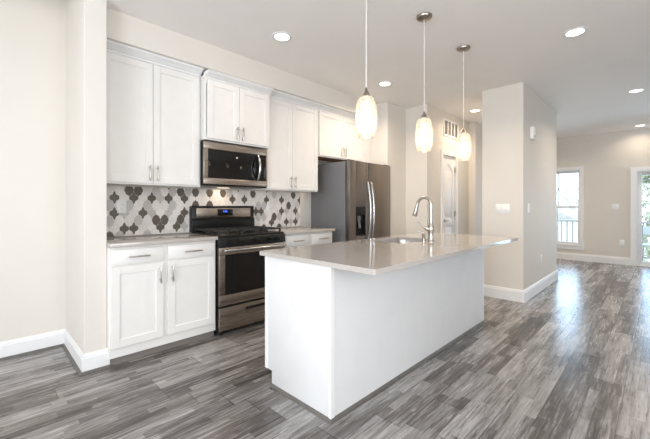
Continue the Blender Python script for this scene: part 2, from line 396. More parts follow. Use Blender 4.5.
sa.box(XF + .05, XF + .07, (WY0 + WY1) / 2 - .011, (WY0 + WY1) / 2 + .011, WZ0 + .04, ZM)
sa.put('lower_sash', 'trim', w1)
g = B().box(XF + .098, XF + .102, WY0 + .04, WY1 - .04, ZM, WZ1 - .04); g.box(XF + .058, XF + .062, WY0 + .04, WY1 - .04, WZ0 + .04, ZM)
g.put('window_glass', 'glass', w1, kind='structure')
# sliding patio door
d = B(); d.box(XF - .02, XF, SY1 - .005, SY1 + .075, 0, SZ - .005, .003); d.box(XF - .02, XF, SY0 - .075, SY0 + .005, 0, SZ - .005, .003); d.box(XF - .02, XF, SY0 - .075, SY1 + .075, SZ - .005, SZ + .08, .003)
d.box(XF, XF + .14, SY1 - .025, SY1, 0, SZ); d.box(XF, XF + .14, SY0, SY0 + .025, 0, SZ); d.box(XF, XF + .14, SY0 + .025, SY1 - .025, SZ - .025, SZ); d.box(XF, XF + .14, SY0 + .025, SY1 - .025, 0, .03)
d1 = struct('door_1', d, 'trim')
ym = (SY0 + SY1) / 2
for nm, y0, y1, x in (('fixed_panel', ym - .04, SY1 - .025, XF + .09), ('sliding_panel', SY0 + .025, ym + .04, XF + .04)):
    q = B(); ring(q, x - .018, x + .018, y0, y1, .03, SZ - .025, .065); p = q.put(nm, 'trim', d1)
    B().box(x - .003, x + .003, y0 + .06, y1 - .06, .09, SZ - .085).put('door_glass', 'glass', p)

# ------------------------------------------------------------------ pantry door
b = B(); cz = DZ + .065
b.box(DX0 - .065, DX0 + .008, YP - .018, YP, 0, cz, .003); b.box(DX1 - .008, DX1 + .065, YP - .018, YP, 0, cz, .003); b.box(DX0 + .008, DX1 - .008, YP - .018, YP, DZ - .008, cz, .003)
b.box(DX0, DX0 + .012, YP, YP + .12, 0, DZ); b.box(DX1 - .012, DX1, YP, YP + .12, 0, DZ); b.box(DX0 + .012, DX1 - .012, YP, YP + .12, DZ - .012, DZ)
struct('trim_pantry_casing', b, 'trim')
dr = thing('pantry_door', 'narrow white arched two-panel door in the hall under the wall vent', 'door', ((DX0 + DX1) / 2, YP + .03, 0))
x0, x1 = DX0 + .016, DX1 - .016; ya = YP + .012
b = B(); b.box(x0, x1, ya + .012, ya + .035, .012, DZ - .016)
st = .075
b.box(x0, x0 + st, ya, ya + .012, .012, DZ - .016, .002); b.box(x1 - st, x1, ya, ya + .012, .012, DZ - .016, .002)
b.box(x0 + st, x1 - st, ya, ya + .012, .012, .20, .002); b.box(x0 + st, x1 - st, ya, ya + .012, .86, .98, .002)
xm = (x0 + x1) / 2; arch = [(x0 + st, DZ - .016), (x0 + st, 1.78)]
for i in range(13):
    u = i / 12; arch.append((x0 + st + (x1 - x0 - 2 * st) * u, 1.78 + .11 * (0.5 - 0.5 * math.cos(2 * PI * u))))
arch += [(x1 - st, 1.78), (x1 - st, DZ - .016)]
arch = [arch[0]] + arch[2:15] + [arch[-1]]
b.prism(arch, 'y', ya, ya + .012)
b.box(x0 + st + .025, x1 - st - .025, ya + .005, ya + .014, .225, .835, .004); b.box(x0 + st + .025, x1 - st - .025, ya + .005, ya + .014, 1.005, 1.76, .004)
b.put('door_leaf', 'trim', dr)
b = B(); hx = x0 + .055; b.cyl((hx, ya, .95), (hx, ya - .012, .95), .028, n=20, bev=.003); b.cyl((hx, ya - .01, .95), (hx, ya - .045, .95), .010); b.tube([(hx, ya - .045, .95), (hx + .03, ya - .048, .95), (hx + .10, ya - .042, .948)], [.010, .009, .007])
b.put('door_handle', 'nickel', dr, label='satin nickel lever handle')
for hz in (.25, 1.06, 1.80):
    B().cyl((x1 - .002, ya - .012, hz - .045), (x1 - .002, ya - .012, hz + .045), .010, n=10).put('hinge', 'nickel', dr)

# ------------------------------------------------------------------ cabinet building blocks
def shaker(x0, x1, z0, z1, yf, w=.058, th=.019):
    """front face at y = yf looking to -y"""
    b = B(); b.box(x0, x0 + w, yf, yf + th, z0, z1, .0015, 1); b.box(x1 - w, x1, yf, yf + th, z0, z1, .0015, 1)
    b.box(x0 + w, x1 - w, yf, yf + th, z0, z0 + w, .0015, 1); b.box(x0 + w, x1 - w, yf, yf + th, z1 - w, z1, .0015, 1)
    b.box(x0 + w - .004, x1 - w + .004, yf + .009, yf + th - .002, z0 + w - .004, z1 - w + .004); return b
def pull_v(x, z0, z1, yf):
    b = B(); b.cyl((x, yf - .03, z0), (x, yf - .03, z1), .0058, n=12, bev=.0015)
    for z in (z0 + .022, z1 - .022): b.cyl((x, yf - .03, z), (x, yf, z), .0045, n=10)
    return b
def pull_h(x0, x1, z, yf):
    b = B(); b.cyl((x0, yf - .03, z), (x1, yf - .03, z), .0058, n=12, bev=.0015)
    for x in (x0 + .022, x1 - .022): b.cyl((x, yf - .03, z), (x, yf, z), .0045, n=10)
    return b
def crown_pts(yf, z0, k=1.0):
    return [(y, z0 + (z - z0) * k) for y, z in [(yf + .02, z0 - .005), (yf - .012, z0 - .005), (yf - .012, z0 + .012), (yf - .022, z0 + .016), (yf - .030, z0 + .026), (yf - .048, z0 + .042), (yf - .066, z0 + .050), (yf - .072, z0 + .054), (yf - .072, z0 + .062), (yf - .085, z0 + .066), (yf - .085, z0 + .078), (yf + .02, z0 + .078)]]

def upper_cab(label, x0, x1, z0, z1, yf, split, hz, crown=(0, 0), doors=None, hoff=.032, under='cab', returns=False):
    t = thing('upper_cabinet', label, 'cabinet', ((x0 + x1) / 2, YC, z0), 'white upper cabinets on the kitchen wall')
    d0, d1 = doors or (x0 + .012, x1 - .012); yb = yf + .021
    b = B(); b.box(x0, x0 + .018, yb, YC, z0, z1, .001, 1); b.box(x1 - .018, x1, yb, YC, z0, z1, .001, 1); b.box(x0 + .018, x1 - .018, yb, YC, z1 - .018, z1); b.box(x0 + .018, x1 - .018, YC - .01, YC, z0 + .02, z1 - .018)
    b.box(x0 + .018, x1 - .018, yb, yb + .018, z0, z0 + .04); b.box(x0 + .018, x1 - .018, yb, yb + .018, z1 - .05, z1 - .018)
    b.box(split - .02, split + .02, yb, yb + .018, z0 + .04, z1 - .05)
    if d1 < x1 - .03: b.box(d1 - .02, x1 - .018, yb, yb + .018, z0 + .04, z1 - .05)
    b.put('cabinet_body', 'cab', t)
    B().box(x0 + .018, x1 - .018, yb + .018, YC - .01, z0 + .012, z0 + .022).put('cabinet_floor', under, t)
    for (a, e, hx) in ((d0, split - .002, split - hoff), (split + .002, d1, split + hoff)):
        dd = shaker(a, e, z0 + .014, z1 - .012, yf).put('door', 'cab', t)
        pull_v(hx, hz, hz + .135, yf).put('handle', 'nickel', dd, label='satin nickel bar pull')
    b = B(); pts = crown_pts(yf + .021, z1, .68 if returns else .88); b.prism(pts, 'x', x0 - crown[0], x1 + crown[1])
    if returns:
        b.box(x0 - .012, x0 + .001, yf + .02, yf + .085, z1 - .005, z1 + .014); b.box(x1 - .001, x1 + .012, yf + .02, yf + .085, z1 - .005, z1 + .014)
    b.put('crown_molding', 'trim', t)
    return t

UZ0, UZ1 = 1.372, 2.432
upper_cab('tall white two-door upper cabinet beside the wall end, left of the microwave', 0.662, 1.489, UZ0, UZ1, 3.13, 1.055, 1.405, doors=(.675, 1.466))
upper_cab('short white two-door upper cabinet directly above the microwave', 1.4905, 2.241, 1.822, 2.408, 3.045, 1.852, 1.85, crown=(.0, .0), doors=(1.512, 2.222), returns=True)
upper_cab('tall white two-door upper cabinet between the microwave and the refrigerator', 2.2425, 3.058, UZ0, UZ1, 3.13, 2.625, 1.405)
upper_cab('white two-door cabinet above the refrigerator', 3.066, 4.195, 1.835, UZ1, 3.13, 3.535, 1.865, doors=(3.08, 3.99), under='maple')

def base_cab(label, x0, x1, splits, yf=2.862):
    """two drawers over two doors"""
    t = thing('base_cabinet', label, 'cabinet', ((x0 + x1) / 2, YC, 0), 'white base cabinets on the kitchen wall')
    yb = yf + .021; zt = .882
    b = B(); b.box(x0, x1, yb + .046, YC, .10, zt); b.box(x0, x1, yb + .018, yb + .046, .10, zt); b.box(x0, x0 + .03, yb, yb + .018, .06, zt, .001, 1); b.box(x1 - .03, x1, yb, yb + .018, .06, zt, .001, 1)
    b.box(x0 + .03, x1 - .03, yb, yb + .018, .06, .155); b.box(x0 + .03, x1 - .03, yb, yb + .018, zt - .04, zt); b.box(x0 + .03, x1 - .03, yb, yb + .018, .725, .765)
    b.box(splits[0] - .01, splits[1] + .01, yb, yb + .018, .155, .725); b.box(splits[0] - .01, splits[1] + .01, yb, yb + .018, .765, zt - .04)
    b.put('cabinet_body', 'cab', t)
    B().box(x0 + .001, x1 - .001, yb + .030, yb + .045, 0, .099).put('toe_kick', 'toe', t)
    for a, e, side in ((x0 + .012, splits[0], 1), (splits[1], x1 - .016, -1)):
        q = B().box(a, e, yf, yf + .019, .752, .862, .003); dw = q.put('drawer', 'cab', t)
        m = (a + e) / 2; pull_h(m - .075, m + .075, .806, yf).put('handle', 'nickel', dw, label='satin nickel bar pull')
        dd = shaker(a, e, .135, .738, yf).put('door', 'cab', t); hx = e - .03 if side > 0 else a + .03
        pull_v(hx, .575, .71, yf).put('handle', 'nickel', dd, label='satin nickel bar pull')
    return t
base_cab('white base cabinet with two drawers and two doors, left of the gas range', 0.662, 1.505, (1.045, 1.080))
base_cab('white base cabinet with two drawers between the range and the refrigerator', 2.284, 3.048, (2.655, 2.690))

def counter(label, x0, x1):
    b = B().box(x0, x1, 2.838, YK, .884, .914, .003)
    o = b.put('countertop', 'quartz', None, True, label=label, category='countertop', group='greige wall countertops'); return o
counter('short greige stone countertop left of the gas range, under the tiles', 0.662, 1.508)
counter('short greige stone countertop right of the gas range, beside the refrigerator', 2.280, 3.060)

# ------------------------------------------------------------------ backsplash of lantern tiles
PX, PZ, OX, OZ = .0789, .142, .019725, .059167; TIP, SIDE = .059, .012
DARK = {(21, 15), (21, 17), (23, 13), (24, 18), (25, 13), (25, 17), (26, 18), (27, 15), (29, 17), (30, 14), (31, 13), (32, 14), (33, 17), (35, 13), (36, 14), (36, 18), (37, 15), (37, 17), (40, 16), (40, 18), (44, 16), (48, 18), (51, 17), (55, 17), (58, 18), (59, 15), (61, 15), (62, 12), (63, 17), (65, 13), (66, 14), (68, 12), (69, 15), (69, 17), (71, 13), (72, 16), (74, 18), (75, 13), (75, 15), (77, 17), (78, 12), (20, 12), (33, 19), (44, 18), (53, 19), (63, 19)}
GREY = {(20, 14), (20, 16), (23, 15), (24, 16), (26, 14), (28, 12), (28, 16), (29, 15), (30, 18), (31, 17), (33, 15), (34, 16), (34, 18), (37, 13), (38, 18), (60, 14), (60, 16), (62, 14), (62, 16), (66, 18), (68, 14), (71, 15), (73, 13), (76, 14), (76, 16), (46, 17), (42, 17), (50, 18), (39, 15), (22, 12)}
def tile_edge(sg):
    """a quarter of the outline: top tip, wavy shoulder, straight side down to the middle (sg plus = bowed out)"""
    p, q = Vector((0, TIP)), Vector((PX / 2, SIDE)); d = q - p; nrm = Vector((TIP - SIDE, PX / 2)).normalized()
    pts = []
    for i in range(13):
        u = i / 12; pts.append(p + d * u + nrm * sg * (math.sin(PI * u) ** 2 * .0072 - math.sin(2 * PI * u) ** 2 * .0022))
    pts.append(Vector((PX / 2, 0))); return pts
def tile_poly(round_, gap=.0016):
    e = tile_edge(1 if round_ else -1); P = list(e); P += [Vector((p.x, -p.y)) for p in reversed(e)][1:]
    P += [Vector((-p.x, -p.y)) for p in e][1:]; P += [Vector((-p.x, p.y)) for p in reversed(e)][1:-1]
    out = []
    for p in P:
        L = p.length; out.append(p * ((L - gap) / L if L > gap else 1))
    return out
PR, PC = tile_poly(True), tile_poly(False)
def clip_poly(P, x0, x1, z0, z1):
    for ax, lim, sgn in ((0, x0, 1), (0, x1, -1), (1, z0, 1), (1, z1, -1)):
        R = []
        for i in range(len(P)):
            a, c_ = P[i], P[(i + 1) % len(P)]; da, dc = sgn * (a[ax] - lim), sgn * (c_[ax] - lim)
            if da >= 0: R.append(a)
            if (da >= 0) != (dc >= 0): R.append(a + (c_ - a) * (da / (da - dc)))
        P = R
        if len(P) < 3: return []
    return P
bs = thing('tile_backsplash', 'white and taupe lantern-tile backsplash along the kitchen wall above the counters', 'backsplash', (1.87, YK - .002, .916))
TX0, TX1, TZ0, TZ1 = 0.664, 3.06, .916, 1.371
B().box(TX0, TX1, YK - .006, YK - .001, TZ0, TZ1).put('grout_bed', 'grout', bs)
b = B(); rnd = random.Random(3)
t = bmesh.new()
for j in range(11, 21):
    for i in range(14, 82):
        if (i + j) % 2: continue
        cx, cz2 = OX + i * PX / 2, OZ + j * PZ / 2
        P = clip_poly([Vector((cx + p.x, cz2 + p.y)) for p in (PC if j % 2 else PR)], TX0 + .001, TX1 - .001, TZ0 + .001, TZ1 - .001)
        if not P: continue
        mi = 3 if (i, j) in DARK else 2 if (i, j) in GREY else rnd.choice((0, 0, 0, 1, 1))
        A = [t.verts.new((p.x, YK - .006, p.y)) for p in P]; C = [t.verts.new((p.x, YK - .009, p.y)) for p in P]
        fs = [t.faces.new(C)]
        for q in range(len(P)): fs.append(t.faces.new((A[q], A[(q + 1) % len(P)], C[(q + 1) % len(P)], C[q])))
        for f_ in fs: f_.material_index = mi
bmesh.ops.recalc_face_normals(t, faces=t.faces)
b.bm.free(); b.bm = t
b.put('mosaic_tiles', ['tile_white', 'tile_pale', 'tile_grey', 'tile_dark'], bs, smooth=False)

# ------------------------------------------------------------------ wall plates
def plate(name, label, cat, p, n, w, h, kind, group=None):
    """p on the wall, n outward"""
    n = Vector(n); side = Vector((0, 0, 1)).cross(n)
    t = thing(name, label, cat, p, group)
    R = Matrix((( side.x, n.x, 0), (side.y, n.y, 0), (0, 0, 1))).to_4x4()   # local x = side, y = out, z = up
    P = Matrix.Translation(Vector(p)) @ R
    B().box(-w / 2, w / 2, 0, .006, -h / 2, h / 2, .0025, mat=P).put('cover_plate', 'plastic', t)
    if kind == 'outlet':
        for z in (-.021, .021):
            o = B().box(-.017, .017, .005, .008, z - .015, z + .015, .002, mat=P).put('socket', 'plastic', t)
            q = B(); q.box(-.008, -.006, .0078, .0085, z - .004, z + .006, mat=P); q.box(.006, .008, .0078, .0085, z - .004, z + .005, mat=P); q.box(-.002, .002, .0078, .0085, z - .011, z - .007, mat=P); q.put('slots', 'plastic_grey', o)
    else:
        k = kind
        for i in range(k):
            x = (i - (k - 1) / 2) * .046
            B().box(x - .016, x + .016, .005, .0085, -.033, .033, .0015, mat=P).put('rocker', 'plastic', t)
    return t
plate('wall_outlet', 'white outlet on the end panel of the kitchen island', 'outlet', (1.357, 1.585, .628), (-1, 0, 0), .074, .118, 'outlet')
plate('light_switch', 'wide three-rocker light switch on the wall block beyond the island', 'switch', (4.70, 1.436, 1.156), (-1, 0, 0), .165, .118, 3)
plate('light_switch', 'narrow single light switch on the side face of the wall block under the chime box', 'switch', (4.93, 1.20, 1.164), (0, -1, 0), .075, .12, 1)
plate('wall_outlet', 'white outlet low on the side face of the wall block', 'outlet', (5.575, 1.20, .445), (0, -1, 0), .074, .118, 'outlet')
plate('light_switch', 'white double light switch on the far wall beside the patio door', 'switch', (XF, .652, 1.174), (-1, 0, 0), .12, .118, 2)
plate('wall_outlet', 'white outlet low on the far wall beside the patio door', 'outlet', (XF, .55, .443), (-1, 0, 0), .074, .118, 'outlet')
plate('wall_outlet', 'white outlet on the tile backsplash left of the range', 'outlet', (0.905, YK - .009, 1.185), (0, -1, 0), .074, .118, 'outlet')
plate('wall_outlet', 'white outlet on the tile backsplash right of the range', 'outlet', (2.545, YK - .009, 1.185), (0, -1, 0), .074, .118, 'outlet')
t = thing('door_chime', 'small white chime box high on the side face of the wall block', 'chime', (5.04, 1.20, 2.13))
B().box(4.985, 5.095, 1.155, 1.20, 2.055, 2.215, .006).put('chime_cover', 'plastic', t)
B().box(5.0, 5.08, 1.153, 1.156, 2.09, 2.10, .001).put('speaker_slot', 'plastic_grey', t)
# return-air vent
t = thing('air_vent', 'white return-air vent grille high on the pantry wall above the door', 'vent', (5.535, YP, 2.475))
vx0, vx1, vz0, vz1 = 5.255, 5.815, 2.33, 2.615
b = B(); b.box(vx0, vx1, YP - .012, YP, vz0, vz0 + .03, .003); b.box(vx0, vx1, YP - .012, YP, vz1 - .03, vz1, .003); b.box(vx0, vx0 + .03, YP - .012, YP, vz0 + .03, vz1 - .03, .003); b.box(vx1 - .03, vx1, YP - .012, YP, vz0 + .03, vz1 - .03, .003)
for k in range(1, 4):
    x = vx0 + .03 + (vx1 - vx0 - .06) * k / 4; b.box(x - .010, x + .010, YP - .011, YP - .001, vz0 + .03, vz1 - .03, .002)
b.put('vent_frame', 'trim', t)
B().box(vx0 + .03, vx1 - .03, YP - .002, YP + .001, vz0 + .03, vz1 - .03).put('vent_backing', 'vent_dark', t)
b = B()
for k in range(12):
    z = vz0 + .042 + k * .0185; b.box(vx0 + .03, vx1 - .03, YP - .008, YP - .003, z, z + .005, mat=None)
b.put('louvers', 'plastic_grey', t)

# ------------------------------------------------------------------ microwave
mw = thing('microwave', 'stainless steel over-the-range microwave with black glass door above the gas range', 'microwave', (1.858, YK, 1.388))
X0, X1, Y0, Z0, Z1 = 1.492, 2.226, 3.085, 1.388, 1.812
B().box(X0, X1, Y0 + .022, YK - .012, Z0, Z1, .003).put('casing', 'black', mw)
b = B(); xd = 2.085
b.box(X0, X1, Y0, Y0 + .022, 1.742, Z1, .004); b.box(X0, X1, Y0, Y0 + .022, Z0 + .014, 1.462, .004); b.box(X0, X0 + .042, Y0, Y0 + .022, 1.462, 1.742, .002); b.box(X1 - .018, X1, Y0, Y0 + .022, 1.462, 1.742, .002)
b.put('steel_trim', 'steel', mw)
B().box(X0 + .042, xd, Y0 + .004, Y0 + .022, 1.462, 1.742, .002).put('door_window', 'black_glass', mw)
q = B().box(xd + .004, X1 - .018, Y0 + .004, Y0 + .022, 1.462, 1.742, .002).put('control_panel', 'black_glass', mw)
B().box(xd + .02, X1 - .032, Y0 + .003, Y0 + .005, 1.70, 1.722).put('display', 'black', q)
b = B(); pts = []
for k in range(13):
    u = k / 12; pts.append((xd + .012, Y0 - .012 - .038 * math.sin(PI * u), 1.474 + .256 * u))
b.tube([(xd + .012, Y0 + .006, 1.474)] + pts + [(xd + .012, Y0 + .006, 1.730)], .0125, 14)
b.put('door_handle', 'handle_grey', mw, label='curved silver handle')
b = B()
for k in range(10): b.box(1.60 + k * .05, 1.635 + k * .05, 3.16, 3.30, Z0 - .002, Z0 + .004)
b.put('underside_grille', 'plastic_grey', mw)

B().box(1.80, 1.92, 3.36, 3.42, Z0 - .003, Z0 + .004, .001).put('surface_light', 'lamp_dim', mw, label='small lit cooking lamp lens')
l = bpy.data.lights.new('surface_lamp', 'AREA'); l.shape = 'RECTANGLE'; l.size = .12; l.size_y = .06; l.energy = .55; l.color = (1.0, .72, .48)
o = bpy.data.objects.new('surface_lamp_light', l); COL.objects.link(o); o.location = (1.86, 3.39, Z0 - .006)
# ------------------------------------------------------------------ gas range
rg = thing('gas_range', 'stainless and black gas range between the white base cabinets', 'range', (1.893, YK, 0))
X0, X1, YF = 1.514, 2.272, 2.835
B().box(X0, X1, YF + .03, 3.47, .035, .895, .003).put('oven_body', 'black', rg)
b = B(); b.box(X0, X1, YF + .02, 3.42, .895, .918, .006); b.put('cooktop', 'black', rg)
# sloped control panel
b = B(); b.prism([(YF + .045, .905), (YF + .005, .895), (YF - .012, .815), (YF + .045, .812)], 'x', X0, X1, bev=.003); cp = b.put('control_panel', 'black', rg)
for x in (1.615, 1.72, 1.893, 2.066, 2.171):
    b = B(); z = .857; yk = YF - .003
    b.cyl((x, yk, z), (x, yk - .012, z - .002), .025, n=24, bev=.002); b.cyl((x, yk - .012, z - .002), (x, yk - .036, z - .007), .019, .017, n=24, bev=.003); b.box(x - .003, x + .003, yk - .040, yk - .030, z - .022, z + .012, .001)
    b.put('knob', 'black', cp)
# oven door
od = bpy.data.objects.new('oven_door', None)
b = B(); b.box(X0 + .004, X1 - .004, YF, YF + .028, .74, .808, .004); b.box(X0 + .004, X1 - .004, YF, YF + .028, .275, .372, .004); b.box(X0 + .004, X0 + .062, YF, YF + .028, .372, .74, .002); b.box(X1 - .062, X1 - .004, YF, YF + .028, .372, .74, .002)
od = b.put('oven_door', 'steel', rg)
wd = B().box(X0 + .062, X1 - .062, YF + .003, YF + .026, .372, .74).put('oven_window', 'black_glass', od)
b = B(); b.cyl((X0 + .03, YF - .045, .782), (X1 - .03, YF - .045, .782), .013, n=16, bev=.003)
for x in (X0 + .06, X1 - .06): b.cyl((x, YF - .045, .782), (x, YF + .002, .782), .010, n=12)
b.put('door_handle', 'handle_grey', od, label='silver bar handle')
b = B().box(X0 + .004, X1 - .004, YF, YF + .028, .045, .258, .004); dw = b.put('storage_drawer', 'steel', rg)
b = B(); b.box(1.79, 2.02, YF - .004, YF + .004, .196, .222, .003); b.put('drawer_handle', 'black', dw)
# backguard
b = B(); b.prism([(3.395, .918), (3.47, .918), (3.47, 1.185), (3.42, 1.192), (3.41, 1.185), (3.412, 1.06), (3.395, 1.04)], 'x', X0 + .006, X1 - .006, bev=.004); bg_ = b.put('backguard', 'black', rg)
B().box(X0 + .055, X1 - .055, 3.404, 3.413, 1.068, 1.168, .003).put('backguard_panel', 'steel', bg_)
dp = B().box(1.80, 1.985, 3.400, 3.405, 1.085, 1.155, .002).put('clock_display', 'black_glass', bg_)
# seven-segment digits 2:26
b = B(); SEG = {'a': (0, 1, 1, 1), 'g': (0, .5, 1, .5), 'd': (0, 0, 1, 0), 'f': (0, .5, 0, 1), 'b': (1, .5, 1, 1), 'e': (0, 0, 0, .5), 'c': (1, 0, 1, .5)}
def digit(x, z, s, segs):
    for q in segs:
        a0, c0, a1, c1 = SEG[q]; b.box(x + a0 * s * .55 - .0012, x + a1 * s * .55 + .0012, 3.3985, 3.400, z + c0 * s - .0012, z + c1 * s + .0012)
for x, sg in ((1.868, 'abged'), (1.889, 'abged'), (1.904, 'afgedc')): digit(x, 1.124, .014, sg)
b.box(1.8815, 1.8840, 3.3985, 3.400, 1.126, 1.1285); b.box(1.8815, 1.8840, 3.3985, 3.400, 1.132, 1.1345)
b.put('clock_digits', 'display', bg_, label='glowing blue clock digits')
# burners and grates
for x, y, r in ((1.66, 3.02, .045), (1.66, 3.26, .038), (1.893, 3.14, .05), (2.126, 3.02, .045), (2.126, 3.26, .038)):
    B().lathe([(0, .918), (r + .01, .918), (r + .008, .926), (r, .928), (r, .934), (r - .006, .938), (0, .938)], (x, y, 0), 24).put('burner', 'iron', rg)
for gx0, gx1 in ((X0 + .02, X0 + .262), (X0 + .268, X1 - .268), (X1 - .262, X1 - .02)):
    b = B(); y0, y1 = 2.885, 3.385; zz = .945
    for x in (gx0, gx1 - .012): b.box(x, x + .012, y0, y1, zz, zz + .014, .002)
    for y in (y0, (y0 + y1) / 2 - .006, y1 - .012): b.box(gx0, gx1, y, y + .012, zz, zz + .014, .002)
    xm = (gx0 + gx1) / 2; b.box(xm - .006, xm + .006, y0, y1, zz, zz + .014, .002)
    for y in (y0 + .125, y1 - .125): b.box(gx0 + .01, gx1 - .01, y - .005, y + .005, zz, zz + .014, .002)
    for x in (gx0 + .006, gx1 - .006):
        for y in (y0 + .006, y1 - .006, (y0 + y1) / 2): b.box(x - .007, x + .007, y - .007, y + .007, .918, zz + .002)
    b.put('grate', 'iron', rg)
for x in (X0 + .04, X1 - .04):
    for y in (YF + .06, 3.42): B().cyl((x, y, 0), (x, y, .037), .018, .014, n=14).put('foot', 'black', rg)

# ------------------------------------------------------------------ refrigerator
fr = thing('refrigerator', 'dark stainless side-by-side refrigerator with dispenser at the end of the kitchen wall', 'refrigerator', (3.73, YK, 0))
X0, X1, YF, ZT = 3.278, 4.182, 2.785, 1.772; XS = 3.655
B().box(X0 - .016, X1 - .004, YF + .075, YK - .012, .03, ZT - .012, .006).put('cabinet_body', 'fridge_side', fr)
DX, DXR, DZ0, DZ1 = 3.395, 3.60, .80, 1.178
b = B(); yb = YF + .068
b.box(X0, DX, YF, yb, .06, ZT, .006); b.box(DXR, XS - .004, YF, yb, .06, ZT, .006); b.box(DX - .004, DXR + .004, YF, yb, .06, DZ0, .004); b.box(DX - .004, DXR + .004, YF, yb, DZ1, ZT, .004)
fd = b.put('freezer_door', 'steel_dark', fr)
b = B(); b.box(DX, DXR, YF + .05, YF + .062, DZ0, DZ1); b.box(DX, DX + .012, YF + .003, YF + .05, DZ0, DZ1); b.box(DXR - .012, DXR, YF + .003, YF + .05, DZ0, DZ1); b.box(DX + .012, DXR - .012, YF + .003, YF + .05, DZ0, DZ0 + .014); b.box(DX + .012, DXR - .012, YF - .001, YF + .05, DZ1 - .11, DZ1, .003)
b.put('water_dispenser', 'black', fd)
b = B(); xm = (DX + DXR) / 2; b.box(xm - .03, xm + .03, YF + .02, YF + .048, 1.0, 1.06, .006); b.prism([(YF + .045, 1.0), (YF + .03, 1.0), (YF + .012, .90), (YF + .022, .90)], 'x', xm - .02, xm + .02, bev=.002)
b.put('dispenser_paddle', 'fridge_side', fd)
rd = B().box(XS + .004, X1, YF, yb, .06, ZT, .006).put('fridge_door', 'steel_dark', fr)
for x, dr_ in ((XS - .036, fd), (XS + .036, rd)):
    pts = []
    for k in range(17):
        u = k / 16; pts.append((x, YF - .018 - .05 * math.sin(PI * u) ** .8, .70 + .81 * u))
    b = B(); b.tube([(x, YF + .003, .70)] + pts + [(x, YF + .003, 1.51)], .0145, 14); b.put('door_handle', 'handle_grey', dr_, label='curved silver handle')
for x in (X0 + .02, X1 - .12): B().box(x, x + .10, YF + .03, YF + .14, ZT, ZT + .012, .003).put('hinge_cover', 'black', fr)
b = B().box(X0 + .01, X1 - .01, YF + .04, YF + .075, 0.0, .058, .003); b.put('base_grille', 'black', fr)
for x in (X0 + .08, X1 - .08): B().cyl((x, 3.36, 0), (x, 3.36, .04), .02, n=12).put('foot', 'black', fr)

# ------------------------------------------------------------------ island
IX0, IX1, IY0, IY1, IZ = 1.357, 3.632, 1.292, 1.900, .857
isl = thing('kitchen_island', 'white panelled kitchen island standing in the middle of the room', 'island', ((IX0 + IX1) / 2, (IY0 + IY1) / 2, 0))
b = B(); b.box(IX0 + .018, IX1 - .018, IY0 + .018, IY1 - .022, .10, .66); b.box(IX0 + .018, IX1 - .018, IY0 + .018, IY0 + .03, .66, IZ); b.box(IX0 + .018, IX1 - .018, IY1 - .034, IY1 - .022, .66, IZ)
b.box(IX0 + .018, IX1 - .018, IY1 - .09, IY1 - .075, 0, .10)
b.put('island_carcass', 'cab', isl)
b = B(); b.prism([(IY0 + .018, 0), (IY1 - .068, 0), (IY1 - .068, .10), (IY1, .10), (IY1, IZ), (IY0 + .018, IZ)], 'x', IX0, IX0 + .018, bev=.001)
b.put('end_panel', 'island', isl)
b = B(); b.prism([(IY0 + .018, 0), (IY1 - .068, 0), (IY1 - .068, .10), (IY1, .10), (IY1, IZ), (IY0 + .018, IZ)], 'x', IX1 - .018, IX1, bev=.001)
b.put('end_panel', 'island', isl)
B().box(IX0, IX1, IY0, IY0 + .018, 0, IZ, .0015, 1).put('back_panel', 'island', isl)
B().box(IX0 - .004, IX0 + .004, IY1 - .022, IY1 + .004, .10, IZ, .001, 1).put('corner_strip', 'trim', isl)
B().prism([(IX0 - .004, IY0 - .004), (IX0 + .026, IY0 - .004), (IX0 + .026, IY0 + .001), (IX0 + .001, IY0 + .001), (IX0 + .001, IY0 + .014), (IX0 - .004, IY0 + .014)], 'z', .017, IZ).put('corner_strip', 'trim', isl)
B().box(IX1 - .02, IX1 + .003, IY0 - .003, IY0 + .003, .017, IZ, .001, 1).put('corner_strip', 'trim', isl)
b = shoe_run(B(), (IX0, IY0), (IX0, IY1 - .068), (-1, 0), 1, 0); shoe_run(b, (IX0, IY0), (IX1, IY0), (0, -1), 1, 0); b.put('shoe_molding', 'shoe', isl, label='dark grey shoe moulding')
# doors on the working side (face +y)
nd = 5; wd_ = (IX1 - IX0 - .06) / nd
for k in range(nd):
    a = IX0 + .03 + k * wd_; q = shaker(a + .002, a + wd_ - .002, .112, IZ - .015, 0); 
    bmesh.ops.transform(q.bm, matrix=Matrix.Translation((2 * a + wd_, IY1, 0)) @ Matrix.Rotation(PI, 4, 'Z'), verts=q.bm.verts)
    bmesh.ops.transform(q.bm, matrix=Matrix.Translation((0, -.003, 0)), verts=q.bm.verts)
    dd = q.put('door', 'cab', isl)
    q = B(); hx = a + (wd_ - .03 if k % 2 == 0 else .03); q.cyl((hx, IY1 + .027, .66), (hx, IY1 + .027, .80), .0058, n=12)
    for z in (.68, .78): q.cyl((hx, IY1 + .027, z), (hx, IY1 - .003, z), .0045, n=10)
    q.put('handle', 'nickel', dd, label='satin nickel bar pull')
